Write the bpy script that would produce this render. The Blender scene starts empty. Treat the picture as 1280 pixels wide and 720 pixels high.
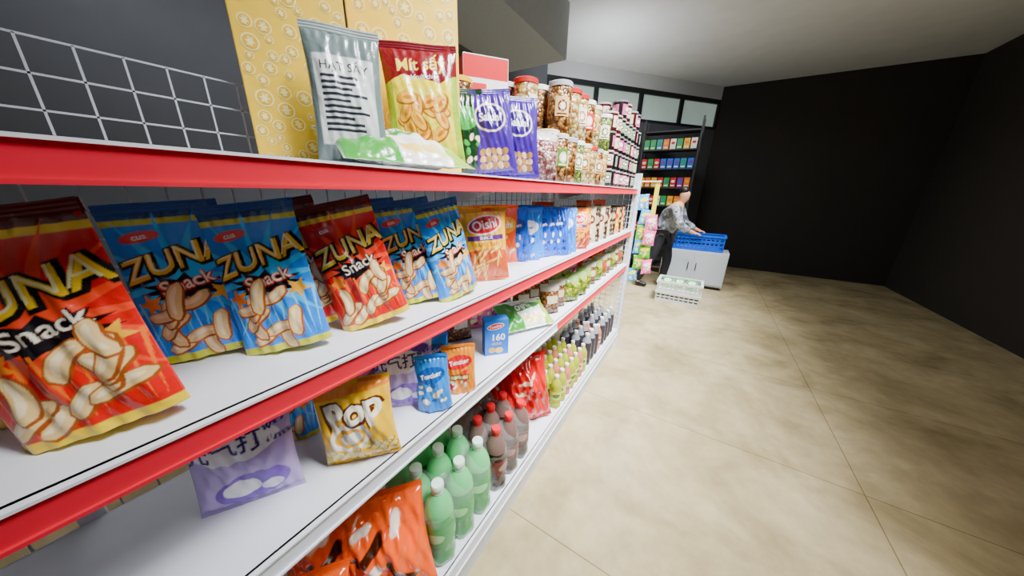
import bpy, bmesh, math, random
from math import sin, cos, pi, radians
from mathutils import Matrix, Vector
from mathutils.geometry import tessellate_polygon
import numpy as np
random.seed(7)
SC = bpy.context.scene
COL = SC.collection

# ------------------------------------------------------------------ materials
def lin(h):
    h = h.lstrip('#'); c = [int(h[i:i+2], 16)/255 for i in (0, 2, 4)]
    return tuple(((x/12.92) if x <= .04045 else ((x+.055)/1.055)**2.4) for x in c)+(1,)
MC = {}
def mat(hexc, rough=.38, metal=0., trans=0., bump=.0, scale=30, alpha=1., tag='print', emit=0.):
    k = (hexc, rough, metal, trans, bump, scale, alpha, tag)
    if k in MC: return MC[k]
    m = bpy.data.materials.new(f'{tag}_{hexc}'); m.use_nodes = True
    nt = m.node_tree; b = nt.nodes['Principled BSDF']
    b.inputs['Roughness'].default_value = rough
    b.inputs['Metallic'].default_value = metal
    b.inputs['Transmission Weight'].default_value = trans
    b.inputs['Alpha'].default_value = alpha
    b.inputs['IOR'].default_value = 1.4
    tc = nt.nodes.new('ShaderNodeTexCoord')
    n = nt.nodes.new('ShaderNodeTexNoise'); n.inputs['Scale'].default_value = scale; n.inputs['Detail'].default_value = 3
    nt.links.new(tc.outputs['Object'], n.inputs['Vector'])
    mx = nt.nodes.new('ShaderNodeMix'); mx.data_type = 'RGBA'
    c = lin(hexc)
    mx.inputs['A'].default_value = tuple(x*.9 for x in c[:3])+(1,); mx.inputs['B'].default_value = tuple(min(1, x*1.08) for x in c[:3])+(1,)
    nt.links.new(n.outputs['Fac'], mx.inputs['Factor']); nt.links.new(mx.outputs['Result'], b.inputs['Base Color'])
    if emit:
        nt.links.new(mx.outputs['Result'], b.inputs['Emission Color']); b.inputs['Emission Strength'].default_value = emit
    if bump:
        bp = nt.nodes.new('ShaderNodeBump'); bp.inputs['Strength'].default_value = bump; bp.inputs['Distance'].default_value = .01
        nt.links.new(n.outputs['Fac'], bp.inputs['Height']); nt.links.new(bp.outputs['Normal'], b.inputs['Normal'])
    MC[k] = m; return m
def foil(h): return mat(h, .3, 0, 0, .35, 22, 1., 'foil')
def ink(h): return mat(h, .36, 0, 0, .0, 22, 1., 'ink')
def printed(rough=.27, bump=.5, scale=16):
    k = ('printed', rough, bump, scale)
    if k in MC: return MC[k]
    m = bpy.data.materials.new('printed_film'); m.use_nodes = True; nt = m.node_tree; b = nt.nodes['Principled BSDF']
    b.inputs['Roughness'].default_value = rough; b.inputs['Coat Weight'].default_value = .35; b.inputs['Coat Roughness'].default_value = .1
    at = nt.nodes.new('ShaderNodeAttribute'); at.attribute_name = 'Print'; nt.links.new(at.outputs['Color'], b.inputs['Base Color'])
    tc = nt.nodes.new('ShaderNodeTexCoord'); n = nt.nodes.new('ShaderNodeTexNoise'); n.inputs['Scale'].default_value = scale; n.inputs['Detail'].default_value = 4; n.inputs['Distortion'].default_value = .8
    nt.links.new(tc.outputs['Object'], n.inputs['Vector'])
    bp = nt.nodes.new('ShaderNodeBump'); bp.inputs['Strength'].default_value = bump; bp.inputs['Distance'].default_value = .012
    nt.links.new(n.outputs['Fac'], bp.inputs['Height']); nt.links.new(bp.outputs['Normal'], b.inputs['Normal'])
    MC[k] = m; return m
def beads(cols, scale=70, tag='nuts', lo=.3):
    k = (tuple(cols), scale)
    if k in MC: return MC[k]
    m = bpy.data.materials.new('contents_'+tag); m.use_nodes = True
    nt = m.node_tree; b = nt.nodes['Principled BSDF']; b.inputs['Roughness'].default_value = .22
    tc = nt.nodes.new('ShaderNodeTexCoord'); v = nt.nodes.new('ShaderNodeTexVoronoi'); v.inputs['Scale'].default_value = scale
    nt.links.new(tc.outputs['Object'], v.inputs['Vector'])
    sp = nt.nodes.new('ShaderNodeSeparateColor'); nt.links.new(v.outputs['Color'], sp.inputs['Color'])
    r = nt.nodes.new('ShaderNodeValToRGB'); cr = r.color_ramp
    while len(cr.elements) < len(cols): cr.elements.new(.5)
    for i, h in enumerate(cols): cr.elements[i].position = i/(len(cols)-1+1e-6); cr.elements[i].color = lin(h)
    nt.links.new(sp.outputs['Red'], r.inputs['Fac'])
    mr = nt.nodes.new('ShaderNodeMapRange'); mr.inputs['From Min'].default_value = .0; mr.inputs['From Max'].default_value = .75; mr.inputs['To Min'].default_value = 1.; mr.inputs['To Max'].default_value = lo
    nt.links.new(v.outputs['Distance'], mr.inputs['Value'])
    mx = nt.nodes.new('ShaderNodeMix'); mx.data_type = 'RGBA'; mx.blend_type = 'MULTIPLY'; mx.inputs['Factor'].default_value = 1
    nt.links.new(r.outputs['Color'], mx.inputs['A']); nt.links.new(mr.outputs['Result'], mx.inputs['B'])
    nt.links.new(mx.outputs['Result'], b.inputs['Base Color'])
    bp = nt.nodes.new('ShaderNodeBump'); bp.inputs['Strength'].default_value = .5; bp.inputs['Distance'].default_value = .01; bp.invert = True
    nt.links.new(v.outputs['Distance'], bp.inputs['Height']); nt.links.new(bp.outputs['Normal'], b.inputs['Normal'])
    MC[k] = m; return m

# ------------------------------------------------------------------ mesh builder
class MB:
    def __init__(s): s.v = []; s.f = []; s.m = []; s.mats = []
    def mi(s, m):
        if m not in s.mats: s.mats.append(m)
        return s.mats.index(m)
    def add(s, vs, fs, m):
        o = len(s.v); s.v += [tuple(p) for p in vs]; i = s.mi(m)
        for f in fs: s.f.append([o+a for a in f]); s.m.append(i)
    def box(s, x0, x1, y0, y1, z0, z1, m):
        v = [(x, y, z) for x in (x0, x1) for y in (y0, y1) for z in (z0, z1)]
        s.add(v, [(0, 1, 3, 2), (4, 6, 7, 5), (0, 4, 5, 1), (2, 3, 7, 6), (0, 2, 6, 4), (1, 5, 7, 3)], m)
    def lathe(s, prof, m, n=20, c=(0, 0), lobes=0, capb=True, capt=True, mfun=None):
        o = len(s.v); i0 = s.mi(m)
        for (r, z) in prof:
            for k in range(n):
                a = 2*pi*k/n; rr = r*(1+(.07*cos(5*a) if lobes and z < lobes else 0))
                s.v.append((c[0]+rr*cos(a), c[1]+rr*sin(a), z))
        for j in range(len(prof)-1):
            for k in range(n):
                s.f.append([o+j*n+k, o+j*n+(k+1) % n, o+(j+1)*n+(k+1) % n, o+(j+1)*n+k])
                s.m.append(s.mi(mfun((prof[j][1]+prof[j+1][1])/2)) if mfun else i0)
        if capb: s.f.append([o+k for k in range(n)][::-1]); s.m.append(i0)
        if capt: s.f.append([o+(len(prof)-1)*n+k for k in range(n)]); s.m.append(i0)
    def mesh(s, name, smooth=True, angle=None):
        me = bpy.data.meshes.new(name); me.from_pydata(s.v, [], s.f)
        for m in s.mats: me.materials.append(m)
        me.polygons.foreach_set('material_index', s.m)
        me.polygons.foreach_set('use_smooth', [smooth]*len(s.f)); me.update()
        if angle: me.set_sharp_from_angle(angle=radians(angle))
        return me
def obj(name, me, parent=None, loc=(0, 0, 0), **p):
    o = bpy.data.objects.new(name, me); COL.objects.link(o); o.location = loc
    if parent: o.parent = parent
    for k, v in p.items(): o[k] = v
    return o

# ------------------------------------------------------------------ printed shapes (2D)
TC = {}
def text2d(s, bold=0., shear=0.):
    k = (s, bold, shear)
    if k not in TC:
        cu = bpy.data.curves.new('t', 'FONT'); cu.body = s; cu.size = 1; cu.align_x = 'CENTER'; cu.align_y = 'CENTER'
        cu.offset = bold; cu.resolution_u = 3; cu.shear = shear
        o = bpy.data.objects.new('t', cu); COL.objects.link(o)
        dg = bpy.context.evaluated_depsgraph_get(); me = bpy.data.meshes.new_from_object(o.evaluated_get(dg))
        TC[k] = ([(v.co.x, v.co.y) for v in me.vertices], [list(p.vertices) for p in me.polygons])
        bpy.data.objects.remove(o); bpy.data.curves.remove(cu); bpy.data.meshes.remove(me)
    return TC[k]
def xf(vs, cx, cy, sx, sy, ang):
    c, s = cos(radians(ang)), sin(radians(ang))
    return [(cx+c*x*sx-s*y*sy, cy+s*x*sx+c*y*sy) for x, y in vs]
def ell(cx, cy, rx, ry, col, ang=0, n=20):
    return (xf([(cos(2*pi*k/n), sin(2*pi*k/n)) for k in range(n)], cx, cy, rx, ry, ang), [list(range(n))], col)
def poly(pts, col): return (pts, [list(range(len(pts)))], col)
def rect(x0, x1, y0, y1, col): return poly([(x0, y0), (x1, y0), (x1, y1), (x0, y1)], col)
def star(cx, cy, r1, r2, n, col, ang=0, sy=1.):
    return poly([(cx+(r1 if k % 2 else r2)*cos(pi*k/n+ang), cy+sy*(r1 if k % 2 else r2)*sin(pi*k/n+ang)) for k in range(2*n)], col)
def txt(s, cx, cy, size, col, ang=0, bold=.02, shear=0., sx=1.):
    v, f = text2d(s, bold, shear); return (xf(v, cx, cy, size*sx, size, ang), f, col)
def chip(cx, cy, L, w, ang, bend, col):
    n = 8; pts = []
    for i in range(n+1):
        t = i/n-.5; a = bend*t
        x = L*t if abs(bend) < .05 else L/bend*sin(a); y = 0 if abs(bend) < .05 else L/bend*(1-cos(a))
        pts.append((x, y, a))
    up = []; dn = []
    for i, (x, y, a) in enumerate(pts):
        t = i/n; ww = w/2*(1-abs(2*t-1)**4)**.5+w*.12
        up.append((x-sin(a)*ww, y+cos(a)*ww)); dn.append((x+sin(a)*ww, y-cos(a)*ww))
    vs = dn+up; fs = [[i, i+1, n+1+i+1, n+1+i] for i in range(n)]
    return (xf(vs, cx, cy, 1, 1, ang), fs, col)
def chips(rnd, n, x0, x1, y0, y1, L, w, cols=('c26a1c', 'f0cf92', 'fbe8bd'), bend=1.8):
    out = []
    for i in range(n):
        cx = rnd.uniform(x0, x1); cy = y0+(y1-y0)*(i+.5)/n+rnd.uniform(-.08, .08); a = rnd.uniform(15, 105); b = rnd.choice((-1, 1))*rnd.uniform(.3, bend); l = L*rnd.uniform(.8, 1.2)
        out.append(chip(cx, cy, l*1.07, w*1.32, a, b, cols[0])); out.append(chip(cx-.01, cy+.012, l, w, a, b, cols[1]))
        out.append(chip(cx-.03, cy+.035, l*.75, w*.38, a, b, cols[2]))
    return out
def tris(vs, fs):
    out = []
    for f in fs:
        if len(f) == 3: out.append(f); continue
        if len(f) == 4: out += [[f[0], f[1], f[2]], [f[0], f[2], f[3]]]; continue
        for t in tessellate_polygon([[Vector((vs[i][0], vs[i][1], 0)) for i in f]]): out.append([f[i] for i in t])
    return out
def raster(NX, NY, H, base, decals, zones):
    W2, H2 = 2*(NX+1), 2*(NY+1)
    dx = 2/NX; dy = H/NY
    xs = -1+(np.arange(W2)-.5)*dx/2; ys = (np.arange(H2)-.5)*dy/2
    img = np.zeros((H2, W2, 3)); img[:] = lin(base)[:3]
    if zones:
        cache = {}
        for j, y in enumerate(ys):
            for i in range(0, W2):
                z = zones(xs[i], y/H)
                if z:
                    if z not in cache: cache[z] = lin(z)[:3]
                    img[j, i] = cache[z]
    for vs, fs, col in decals:
        c = lin(col)[:3]; V = np.array(vs)
        for t in tris(vs, fs):
            p = V[t]; mn = p.min(0); mx = p.max(0)
            i0 = max(0, int((mn[0]+1)/dx*2)-1); i1 = min(W2, int((mx[0]+1)/dx*2)+3); j0 = max(0, int(mn[1]/dy*2)-1); j1 = min(H2, int(mx[1]/dy*2)+3)
            if i1 <= i0 or j1 <= j0: continue
            X, Y = np.meshgrid(xs[i0:i1], ys[j0:j1])
            a, b, d = p; e = lambda u, v: (v[0]-u[0])*(Y-u[1])-(v[1]-u[1])*(X-u[0])
            w0, w1, w2 = e(a, b), e(b, d), e(d, a)
            m = ((w0 >= -1e-9) & (w1 >= -1e-9) & (w2 >= -1e-9)) | ((w0 <= 1e-9) & (w1 <= 1e-9) & (w2 <= 1e-9))
            img[j0:j1, i0:i1][m] = c
    return img.reshape(NY+1, 2, NX+1, 2, 3).mean((1, 3)).reshape(-1, 3)
def apply_decals(mb, S, decals, maxe=.22, step=.0002):
    for li, (vs, fs, col) in enumerate(decals):
        bm = bmesh.new(); bv = [bm.verts.new((x, y, 0)) for x, y in vs]
        for f in fs:
            try: bm.faces.new([bv[i] for i in f])
            except Exception: pass
        bmesh.ops.triangulate(bm, faces=bm.faces[:])
        for _ in range(4):
            le = [e for e in bm.edges if e.calc_length() > maxe]
            if not le: break
            bmesh.ops.subdivide_edges(bm, edges=le, cuts=1); bmesh.ops.triangulate(bm, faces=bm.faces[:])
        bm.verts.index_update(); off = .0006+step*li
        pv = [S(v.co.x, v.co.y, off) for v in bm.verts]
        ff = []
        for f in bm.faces:
            ids = [v.index for v in f.verts]
            if f.normal.z < 0: ids.reverse()
            ff.append(ids)
        mb.add(pv, ff, ink(col)); bm.free()

# ------------------------------------------------------------------ pouches
def pouch(w, h, t, style, base, decals=(), zones=None, back=None, seed=0, res=64, crumple=1., pm=None):
    rnd = random.Random(seed); ph = [rnd.uniform(0, 6) for _ in range(8)]
    painted = isinstance(base, str)
    def P(u, v, sgn):
        u = np.asarray(u, float); v = np.asarray(v, float)
        e = np.maximum(0., 1-np.abs(u)**2.6)**.55
        if style == 'pillow':
            g = np.maximum(0, np.sin(pi*np.clip((v-.05)/.9, 0, 1)))**.5
        else:
            g = np.maximum(0., 1-(np.minimum(v, .93)/.93)**2.0)**.65*(1-.15*np.exp(-v*9))
        wr = 1+crumple*(.06*np.sin(9*u+ph[0]+4*v)+.06*np.sin(11*v+ph[1]+3*u)+.04*np.sin(17*u-13*v+ph[2])+.035*np.sin(23*u+19*v+ph[5]))
        T = t/2*e*g*wr
        pl = .0014*crumple*np.sin(26*u+ph[6])*(np.exp(-((v-.92)/.06)**2)+(np.exp(-((v-.07)/.07)**2) if style == 'pillow' else 0))*e
        T = np.maximum(T+pl, 0)
        pin = 1-(.07 if style == 'pillow' else .05)*np.maximum(0, np.sin(pi*v))
        y = sgn*T+.0022*np.sin(3.2*u+ph[3]+2*v)*v
        return np.stack([w/2*u*pin, y, h*v+0*u], -1)
    def lattice(NX, NY, sgn):
        U, V = np.meshgrid(np.linspace(-1, 1, NX+1), np.linspace(0, 1, NY+1)); return P(U, V, sgn).reshape(-1, 3)
    NX = res if painted else 18; NY = int(NX*h/w)+1
    NX += NX % 2
    A = lattice(NX, NY, -1); bx, by = 16, 16; B = lattice(bx, by, 1)
    def quads(nx, ny, o, rev):
        i, j = np.meshgrid(np.arange(nx), np.arange(ny)); a = (o+j*(nx+1)+i).ravel()
        q = np.stack([a, a+1, a+nx+2, a+nx+1], -1); return q[:, ::-1] if rev else q
    F = np.concatenate([quads(NX, NY, 0, False), quads(bx, by, len(A), True)])
    Vv = np.concatenate([A, B]); F = F.tolist()
    na = len(A)
    if style != 'pillow':
        F.append([int(i) for i in range(NX, -1, -1)]+[na+i for i in range(0, bx+1)])
    me = bpy.data.meshes.new('pouch'); me.from_pydata(Vv.tolist(), [], F)
    if painted:
        me.materials.append(pm or printed())
        C = raster(NX, NY, 2*h/w, base, decals, zones)
        full = np.ones((len(Vv), 4)); full[:na, :3] = C; full[na:, :3] = lin(back or base)[:3]
        ca = me.color_attributes.new('Print', 'FLOAT_COLOR', 'POINT'); ca.data.foreach_set('color', full.ravel())
    else:
        me.materials.append(base)
        if zones:
            mi = []
            for f in F:
                c = Vv[f].mean(0); z = zones(c[0]/(w/2), c[2]/h)
                if z is None: mi.append(0)
                else:
                    if z.name not in [m.name for m in me.materials]: me.materials.append(z)
                    mi.append([m.name for m in me.materials].index(z.name))
            me.polygons.foreach_set('material_index', mi)
    me.polygons.foreach_set('use_smooth', [True]*len(F)); me.update()
    return me
def seal_mesh(w, h, m, frac=.055):
    mb = MB(); n = 24; z0, z1 = h*(1-frac), h*1.004
    for sgn in (-1, 1):
        o = len(mb.v)
        for j in range(7):
            for i in range(n+1):
                u = -1+2*i/n; mb.v.append((w/2*u*1.0, sgn*(.0022+.0008*(j % 2))+.0022*sin(3.2*u), z0+(z1-z0)*j/6))
        for j in range(6):
            for i in range(n):
                q = [o+j*(n+1)+i, o+j*(n+1)+i+1, o+(j+1)*(n+1)+i+1, o+(j+1)*(n+1)+i]
                if sgn > 0: q.reverse()
                mb.f.append(q); mb.m.append(mb.mi(m))
    return mb.mesh('seal', smooth=False)
def box_mesh(w, h, d, base, decals=(), sides=None, top=None, step=.0002):
    mb = MB(); b = .0015
    bm = bmesh.new(); bmesh.ops.create_cube(bm, size=1, matrix=Matrix.Translation((0, 0, h/2)) @ Matrix.Diagonal((w, d, h, 1)))
    bmesh.ops.bevel(bm, geom=bm.edges[:], offset=b, segments=2, affect='EDGES')
    bm.verts.index_update()
    for f in bm.faces:
        n = f.normal; m = base
        if sides and abs(n.x) > .7: m = sides
        if top and n.z > .7: m = top
        o = len(mb.v); mb.v += [tuple(v.co) for v in f.verts]; mb.f.append(list(range(o, o+len(f.verts)))); mb.m.append(mb.mi(m))
    bm.free()
    S = lambda x, y, off: (max(-.99, min(.99, x))*w/2, -d/2-off, max(.002, min(h-.002, y*w/2)))
    apply_decals(mb, S, decals, 9, step)
    return mb.mesh('box', smooth=False)

# ------------------------------------------------------------------ kinds
KIND = {}; INST = {}
def kind(key, name, label, cat, parts): KIND[key] = (name, label, cat, parts)
def place(key, x, y, z, a=65, lean=0, roll=0, s=1., group=None, label=None):
    name, lab, cat, parts = KIND[key]
    if callable(parts): parts = parts(); KIND[key] = (name, lab, cat, parts)
    if key not in INST:
        root = bpy.data.objects.new(name, parts[0][1]); COL.objects.link(root); ch = []
        for pn, me, pl in parts[1:]:
            c = bpy.data.objects.new(pn, me); COL.objects.link(c); c.parent = root; ch.append(c)
            if pl: c['label'] = pl
        INST[key] = (root, ch)
    else:
        r0, c0 = INST[key]; root = r0.copy(); COL.objects.link(root)
        for c in c0:
            cc = c.copy(); COL.objects.link(cc); cc.parent = root
    zz = z+abs(sin(radians(roll)))*.05
    root.matrix_world = Matrix.Translation((x, y, zz)) @ Matrix.Rotation(radians(a), 4, 'Z') @ Matrix.Rotation(radians(-lean), 4, 'X') @ Matrix.Rotation(radians(roll), 4, 'Y') @ Matrix.Scale(s, 4)
    root['label'] = label or lab; root['category'] = cat
    if group: root['group'] = group
    elif 'group' in root: del root['group']
    return root

def zuna(base, base2, rays, seed):
    blue = base == '1484ea'
    def f():
        r = random.Random(seed); w, h = .15, .275
        d = [star(0, 1.9, 1.7, .5, 15, rays, .2, .95), star(0.05, 1.72, .85, .5, 11, '141018', .1, .42),
             txt('ZUNA', .02, 2.35, .72, '120c10', 14, .085, .2), txt('ZUNA', .0, 2.37, .70, 'ffd428', 14, .015, .2), txt('ZUNA', -.02, 2.41, .66, 'fff6b8', 14, -.014, .2),
             txt('Snack', .1, 1.82, .44, 'd0402a' if blue else '2a0a0a', 12, .05), txt('Snack', .1, 1.83, .42, 'fff6dc', 12, .012),
             ell(-.45, 2.95, .34, .12, 'e23a3a', 8), txt('cua', -.45, 2.95, .18, 'ffffff', 8)]
        for k in range(9):
            a = -.9+k*.23; d.append(poly([(a, 1.5), (a+.06, 1.5), (a+.2-.4*((k*7) % 3)/3, .2)], '7ad0ff' if blue else 'ff7a2a'))
        d += [star(-.62, 1.45, .26, .12, 5, 'ff8a1c'), star(.68, 1.5, .28, .12, 5, 'ffb52a', .4)]
        d += chips(r, 10, -.6, .6, .28, 1.5, .74, .19, ('a8521a', 'f0cc88', 'ffe8ba'))
        band = 'c8cc2a' if blue else 'f4cf1e'
        z = lambda u, v: band if (v < .05 or .875 < v < .91) else (base2 if v > .91 else None)
        return [('snack_bag', pouch(w, h, .055, 'stand', base, d, z, seed=seed, res=130, crumple=1.5), None), ('top_seal', seal_mesh(w, h, foil(base2)), None)]
    return f
kind('zr', 'snack_bag', 'glossy red snack bag with yellow lettering and curly puffs', 'snack bag', zuna('e01412', '5a1212', 'ff4a26', 3))
kind('zb', 'snack_bag', 'glossy blue snack bag with yellow lettering and curly puffs', 'snack bag', zuna('1484ea', '1a4a8a', '3ac0ff', 5))
def oishi(top, bot, seed, w=.165, h=.25):
    def f():
        r = random.Random(seed)
        d = [rect(-1.1, 1.1, .0, 1.1, bot), ell(0, 1.1, 1.05, .3, bot), ell(0, 2.35, .76, .38, 'ffffff', 8), ell(0, 2.35, .7, .33, 'e01c2c', 8),
             txt('Oishi', 0, 2.35, .52, 'ffffff', 8, .02), rect(-.8, .8, 1.74, 1.94, '5b2a7a'), txt('SNACK', 0, 1.84, .17, 'ffffff'),
             txt('BABY CRAB', 0, 1.56, .2, '8a1a10', 0, .01)]
        d += chips(r, 16, -.6, .6, .2, 1.35, .75, .09, ('a8401a', 'f6ac38', 'ffd88a'), .3)
        z = lambda u, v: 'e04a1a' if v > .94 or v < .03 else None
        return [('snack_bag', pouch(w, h, .06, 'pillow', top, d, z, seed=seed, res=90, crumple=1.3), None), ('top_seal', seal_mesh(w, h, foil('e8a01a')), None)]
    return f
kind('oi', 'snack_bag', 'yellow and red crab-stick snack bag with red oval logo', 'snack bag', oishi('fdb80c', 'd8541a', 11))
kind('oi2', 'snack_bag', 'orange-yellow snack bag with red oval logo and fried sticks', 'snack bag', oishi('f8a41a', 'b8301c', 12, .14, .22))
def generic(base, acc, word, wc, seed, w=.14, h=.22, t=.05, style='pillow', picture=None, extra=None, pre=None, zones=None, res=60, ws=None, crumple=1.2):
    def f():
        r = random.Random(seed); H = 2*h/w; d = list(pre or [])
        if acc: d.append(ell(0, H*.66, .82, H*.14, acc, 6))
        if picture == 'chips': d += chips(r, 7, -.6, .6, .25, H*.5, .5, .16)
        elif picture == 'blobs':
            for i in range(12): d.append(ell(r.uniform(-.7, .7), r.uniform(.3, H*.5), r.uniform(.1, .22), r.uniform(.08, .18), r.choice([acc, wc, 'f2e2b0']), r.uniform(0, 90)))
        elif picture == 'lines':
            for i in range(6): d.append(rect(-.7, r.uniform(.1, .7), .3+i*.16, .36+i*.16, wc))
        if extra: d += extra
        if word: d.append(txt(word, 0, H*.66, ws or (.5 if len(word) < 7 else .36), wc, 6, .02))
        return [('snack_bag', pouch(w, h, t, style, base, d, zones, seed=seed, res=res, crumple=crumple), None), ('top_seal', seal_mesh(w, h, foil(base)), None)]
    return f
kind('or', 'snack_bag', 'orange-red crisp bag standing behind other snacks', 'snack bag', generic('f0500f', 'f4b02a', 'Oishi', 'ffffff', 21, .15, .25, .06, picture='chips'))
kind('bl', 'snack_bag', 'small bright blue snack bag with white lettering', 'snack bag', generic('0f5ad0', '0c3690', 'Pillows', 'ffffff', 22, .13, .235, .05, picture='blobs', crumple=2.4))
kind('bl2', 'snack_bag', 'small sky blue crinkled snack bag with white oval', 'snack bag', generic('1c80e8', 'eef4ff', 'Pillows', '12409a', 35, .135, .23, .05, picture='blobs', crumple=2.6))
kind('cr', 'snack_bag', 'cream and brown snack pouch standing on the shelf', 'snack bag', generic('e0d0ac', '6a3020', 'Oishi', 'ffffff', 23, .13, .22, .05, picture='blobs'))
kind('bn', 'snack_bag', 'dark brown snack pouch with pale label', 'snack bag', generic('40281e', 'b9a174', '', 'd8c8a0', 24, .13, .21, .05, picture='blobs'))
kind('pk', 'snack_bag', 'dark purple and pink sweets bag', 'snack bag', generic('5a1e4e', 'd85a90', '', 'f6dce8', 25, .15, .21, .05, picture='blobs'))
kind('pv', 'snack_bag', 'bright pink sweets bag', 'snack bag', generic('e8709a', 'f8e8ee', '', 'c82a5a', 36, .14, .2, .05, picture='blobs'))
kind('gw', 'snack_bag', 'green and white snack bag with printed panel', 'snack bag', generic('49a852', 'f2f2ea', 'Lipo', '1f6a2a', 26, .16, .24, .05, picture='lines'))
kind('ly', 'snack_bag', 'green and white snack bag lying flat on the shelf', 'snack bag', generic('eef2e8', '3a8a34', 'OIPO', 'ffffff', 37, .32, .2, .065,
     pre=[poly([(-1, .0), (-.2, 0), (-.5, 1.3), (-1, 1.3)], '3a9a30'), poly([(.6, 0), (1.1, 0), (1.1, 1.3), (.85, 1.3)], '98c03a'), ell(.4, .3, .22, .16, 'f0d88a'), ell(.0, .3, .18, .14, 'f0d060')], ws=.3, res=70, crumple=2.))
kind('py', 'snack_bag', 'orange-yellow snack bag in the far row', 'snack bag', generic('f0a81e', 'c2301e', '', 'f6e2a0', 27, .14, .2, .05, picture='blobs'))
kind('my', 'snack_bag', 'yellow popcorn bag with white emblem and golden balls', 'snack bag', generic('ffc60a', None, '', '8a4a10', 28, .165, .205, .075, res=110, crumple=1.5,
     pre=[poly([(-1, 2.05), (1.1, 2.25), (1.1, 2.5), (-1, 2.5)], 'f08a1c'), ell(-.15, .98, .55, .42, 'fffaf0', 10), ell(-.15, .98, .42, .3, 'f8b41c', 10), ell(-.1, .98, .3, .18, 'fffaf0', 10)]+
     [e for i in range(34) for e in (lambda x, y: [ell(x, y, .12, .11, 'a8640c'), ell(x-.012, y+.015, .105, .095, 'fae060'), ell(x-.03, y+.04, .04, .035, 'fff8c8')])(-.9+1.8*((i*.37) % 1), .1+.55*((i*.61) % 1))],
     extra=[txt('Pop', .05, 1.68, .98, '5a2408', 12, .1), txt('Pop', .05, 1.70, .94, 'fff8e0', 12, .04)]))
kind('pu', 'snack_bag', 'lilac and white rice cake bag with dark lettering', 'snack bag', generic('bca4e0', 'f8f4fc', '元气打糕', '3a1a7a', 29, .17, .225, .06, picture=None, res=90,
     extra=[ell(.1, .6, .75, .42, '7a48c8', 10), ell(-.1, .62, .36, .24, 'f8f4fc'), ell(.45, .5, .22, .16, 'f0e8ff'), ell(.6, 2.2, .3, .14, '7a4ac0')], zones=lambda u, v: 'f2eef8' if v > .82 else None))
kind('bp', 'snack_bag', 'small bright blue foil pouch with white lettering', 'snack bag', generic('0f84e0', '0a50a0', 'Toscker', 'ffffff', 30, .1, .165, .06, 'stand', 'blobs'))
kind('bo2', 'snack_bag', 'small orange wafer pouch with red oval logo', 'snack bag', generic('e8860f', 'd8101a', 'Toscker', 'ffffff', 38, .105, .16, .05, 'stand', 'blobs', extra=[rect(-.6, .6, .9, 1.3, '8a4a18'), rect(-.5, .5, 1.0, 1.2, 'f0d08a')]))
kind('grb', 'snack_bag', 'dark green and black snack bag on the top shelf', 'snack bag', generic('0c3016', '2a983a', '', 'e6e6c0', 31, .13, .25, .05, picture='blobs'))
kind('pub', 'snack_bag', 'purple nut bag with round white and purple emblem', 'snack bag', generic('3e1a86', None, '', 'ffffff', 32, .155, .255, .055, res=90, crumple=1.5,
     extra=[ell(0, 2.2, .7, .56, 'efdcc4'), ell(0, 2.2, .62, .49, '2e1266'), txt('Saluhi', 0, 2.2, .42, 'ffffff', 0, .025)]+[ell(-.5+.25*(i % 5), .4+.26*(i//5), .16, .12, ('a8783a', 'dcb478')[i % 2], i*40) for i in range(15)]))
def jack():
    r = random.Random(5); w, h = .19, .285
    d = [poly([(-1, 1.95), (-.5, 2.15), (.5, 1.98), (1, 2.25), (1, 3), (-1, 3)], '7a0c1a'), txt('Mít sấy', 0.0, 2.42, .44, 'ffe04a', 5, .012, .1),
         txt('Jackfruit chips', .0, 2.11, .17, 'ffffff', 3, .004, .1), ell(-.0, 1.05, .8, .78, 'e8d83a'), rect(-.3, .3, .12, .26, '7a1420')]
    d += [e for i in range(20) for e in (lambda x, y, a: [ell(x, y, .3, .17, '9a5c0c', a), ell(x-.01, y+.02, .27, .14, 'f2ae2a', a), ell(x+.02, y+.02, .14, .05, 'c8780f', a)])(r.uniform(-.5, .5), r.uniform(.5, 1.6), r.uniform(0, 180))]
    return [('snack_bag', pouch(w, h, .06, 'pillow', 'f2dc10', d, lambda u, v: '9abc20' if abs(u) > .8 else ('6a1018' if v > .93 else None), seed=5, res=150, crumple=.8), None), ('top_seal', seal_mesh(w, h, foil('6a1420')), None)]
kind('jk', 'snack_bag', 'yellow-green jackfruit chips bag with maroon top', 'snack bag', jack)
def clearp():
    r = random.Random(9); w, h = .14, .26; d = [rect(-.8, .8, .6, 2.9, 'dce0dc'), txt('HẠT SẤY', 0, 2.6, .32, '1c1c22', 0, .01)]+[rect(-.65, r.uniform(.1, .65), 2.3-.15*i, 2.38-.15*i, '2a2f38') for i in range(10)]
    return [('snack_bag', pouch(w, h, .05, 'pillow', '70807e', d, seed=9, res=110, crumple=.9), None), ('top_seal', seal_mesh(w, h, foil('a2acaa')), None)]
kind('cp', 'snack_bag', 'grey pouch with black-lettered white label', 'snack bag', clearp)
def nutp(cols, sc, w=.11, h=.16, t=.06, seed=1, top='d8d2c0', lab=None):
    def f():
        b = beads(cols, sc); tp = mat(top, .2, 0, .3, .3, 40, 1, 'clear_film')
        return [('nut_pouch', pouch(w, h, t, 'pillow', b, (), lambda u, v: tp if v > .8 else (ink(lab) if lab and abs(u) < .5 and .42 < v < .66 else None), seed=seed), None), ('top_seal', seal_mesh(w, h, tp), None)]
    return f
kind('nb', 'nut_pouch', 'clear pouch of brown nuts on the shelf', 'snack pouch', nutp(['5a2e12', '9a5a26', 'cc965a'], 75, lab='d8ccb0'))
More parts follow.
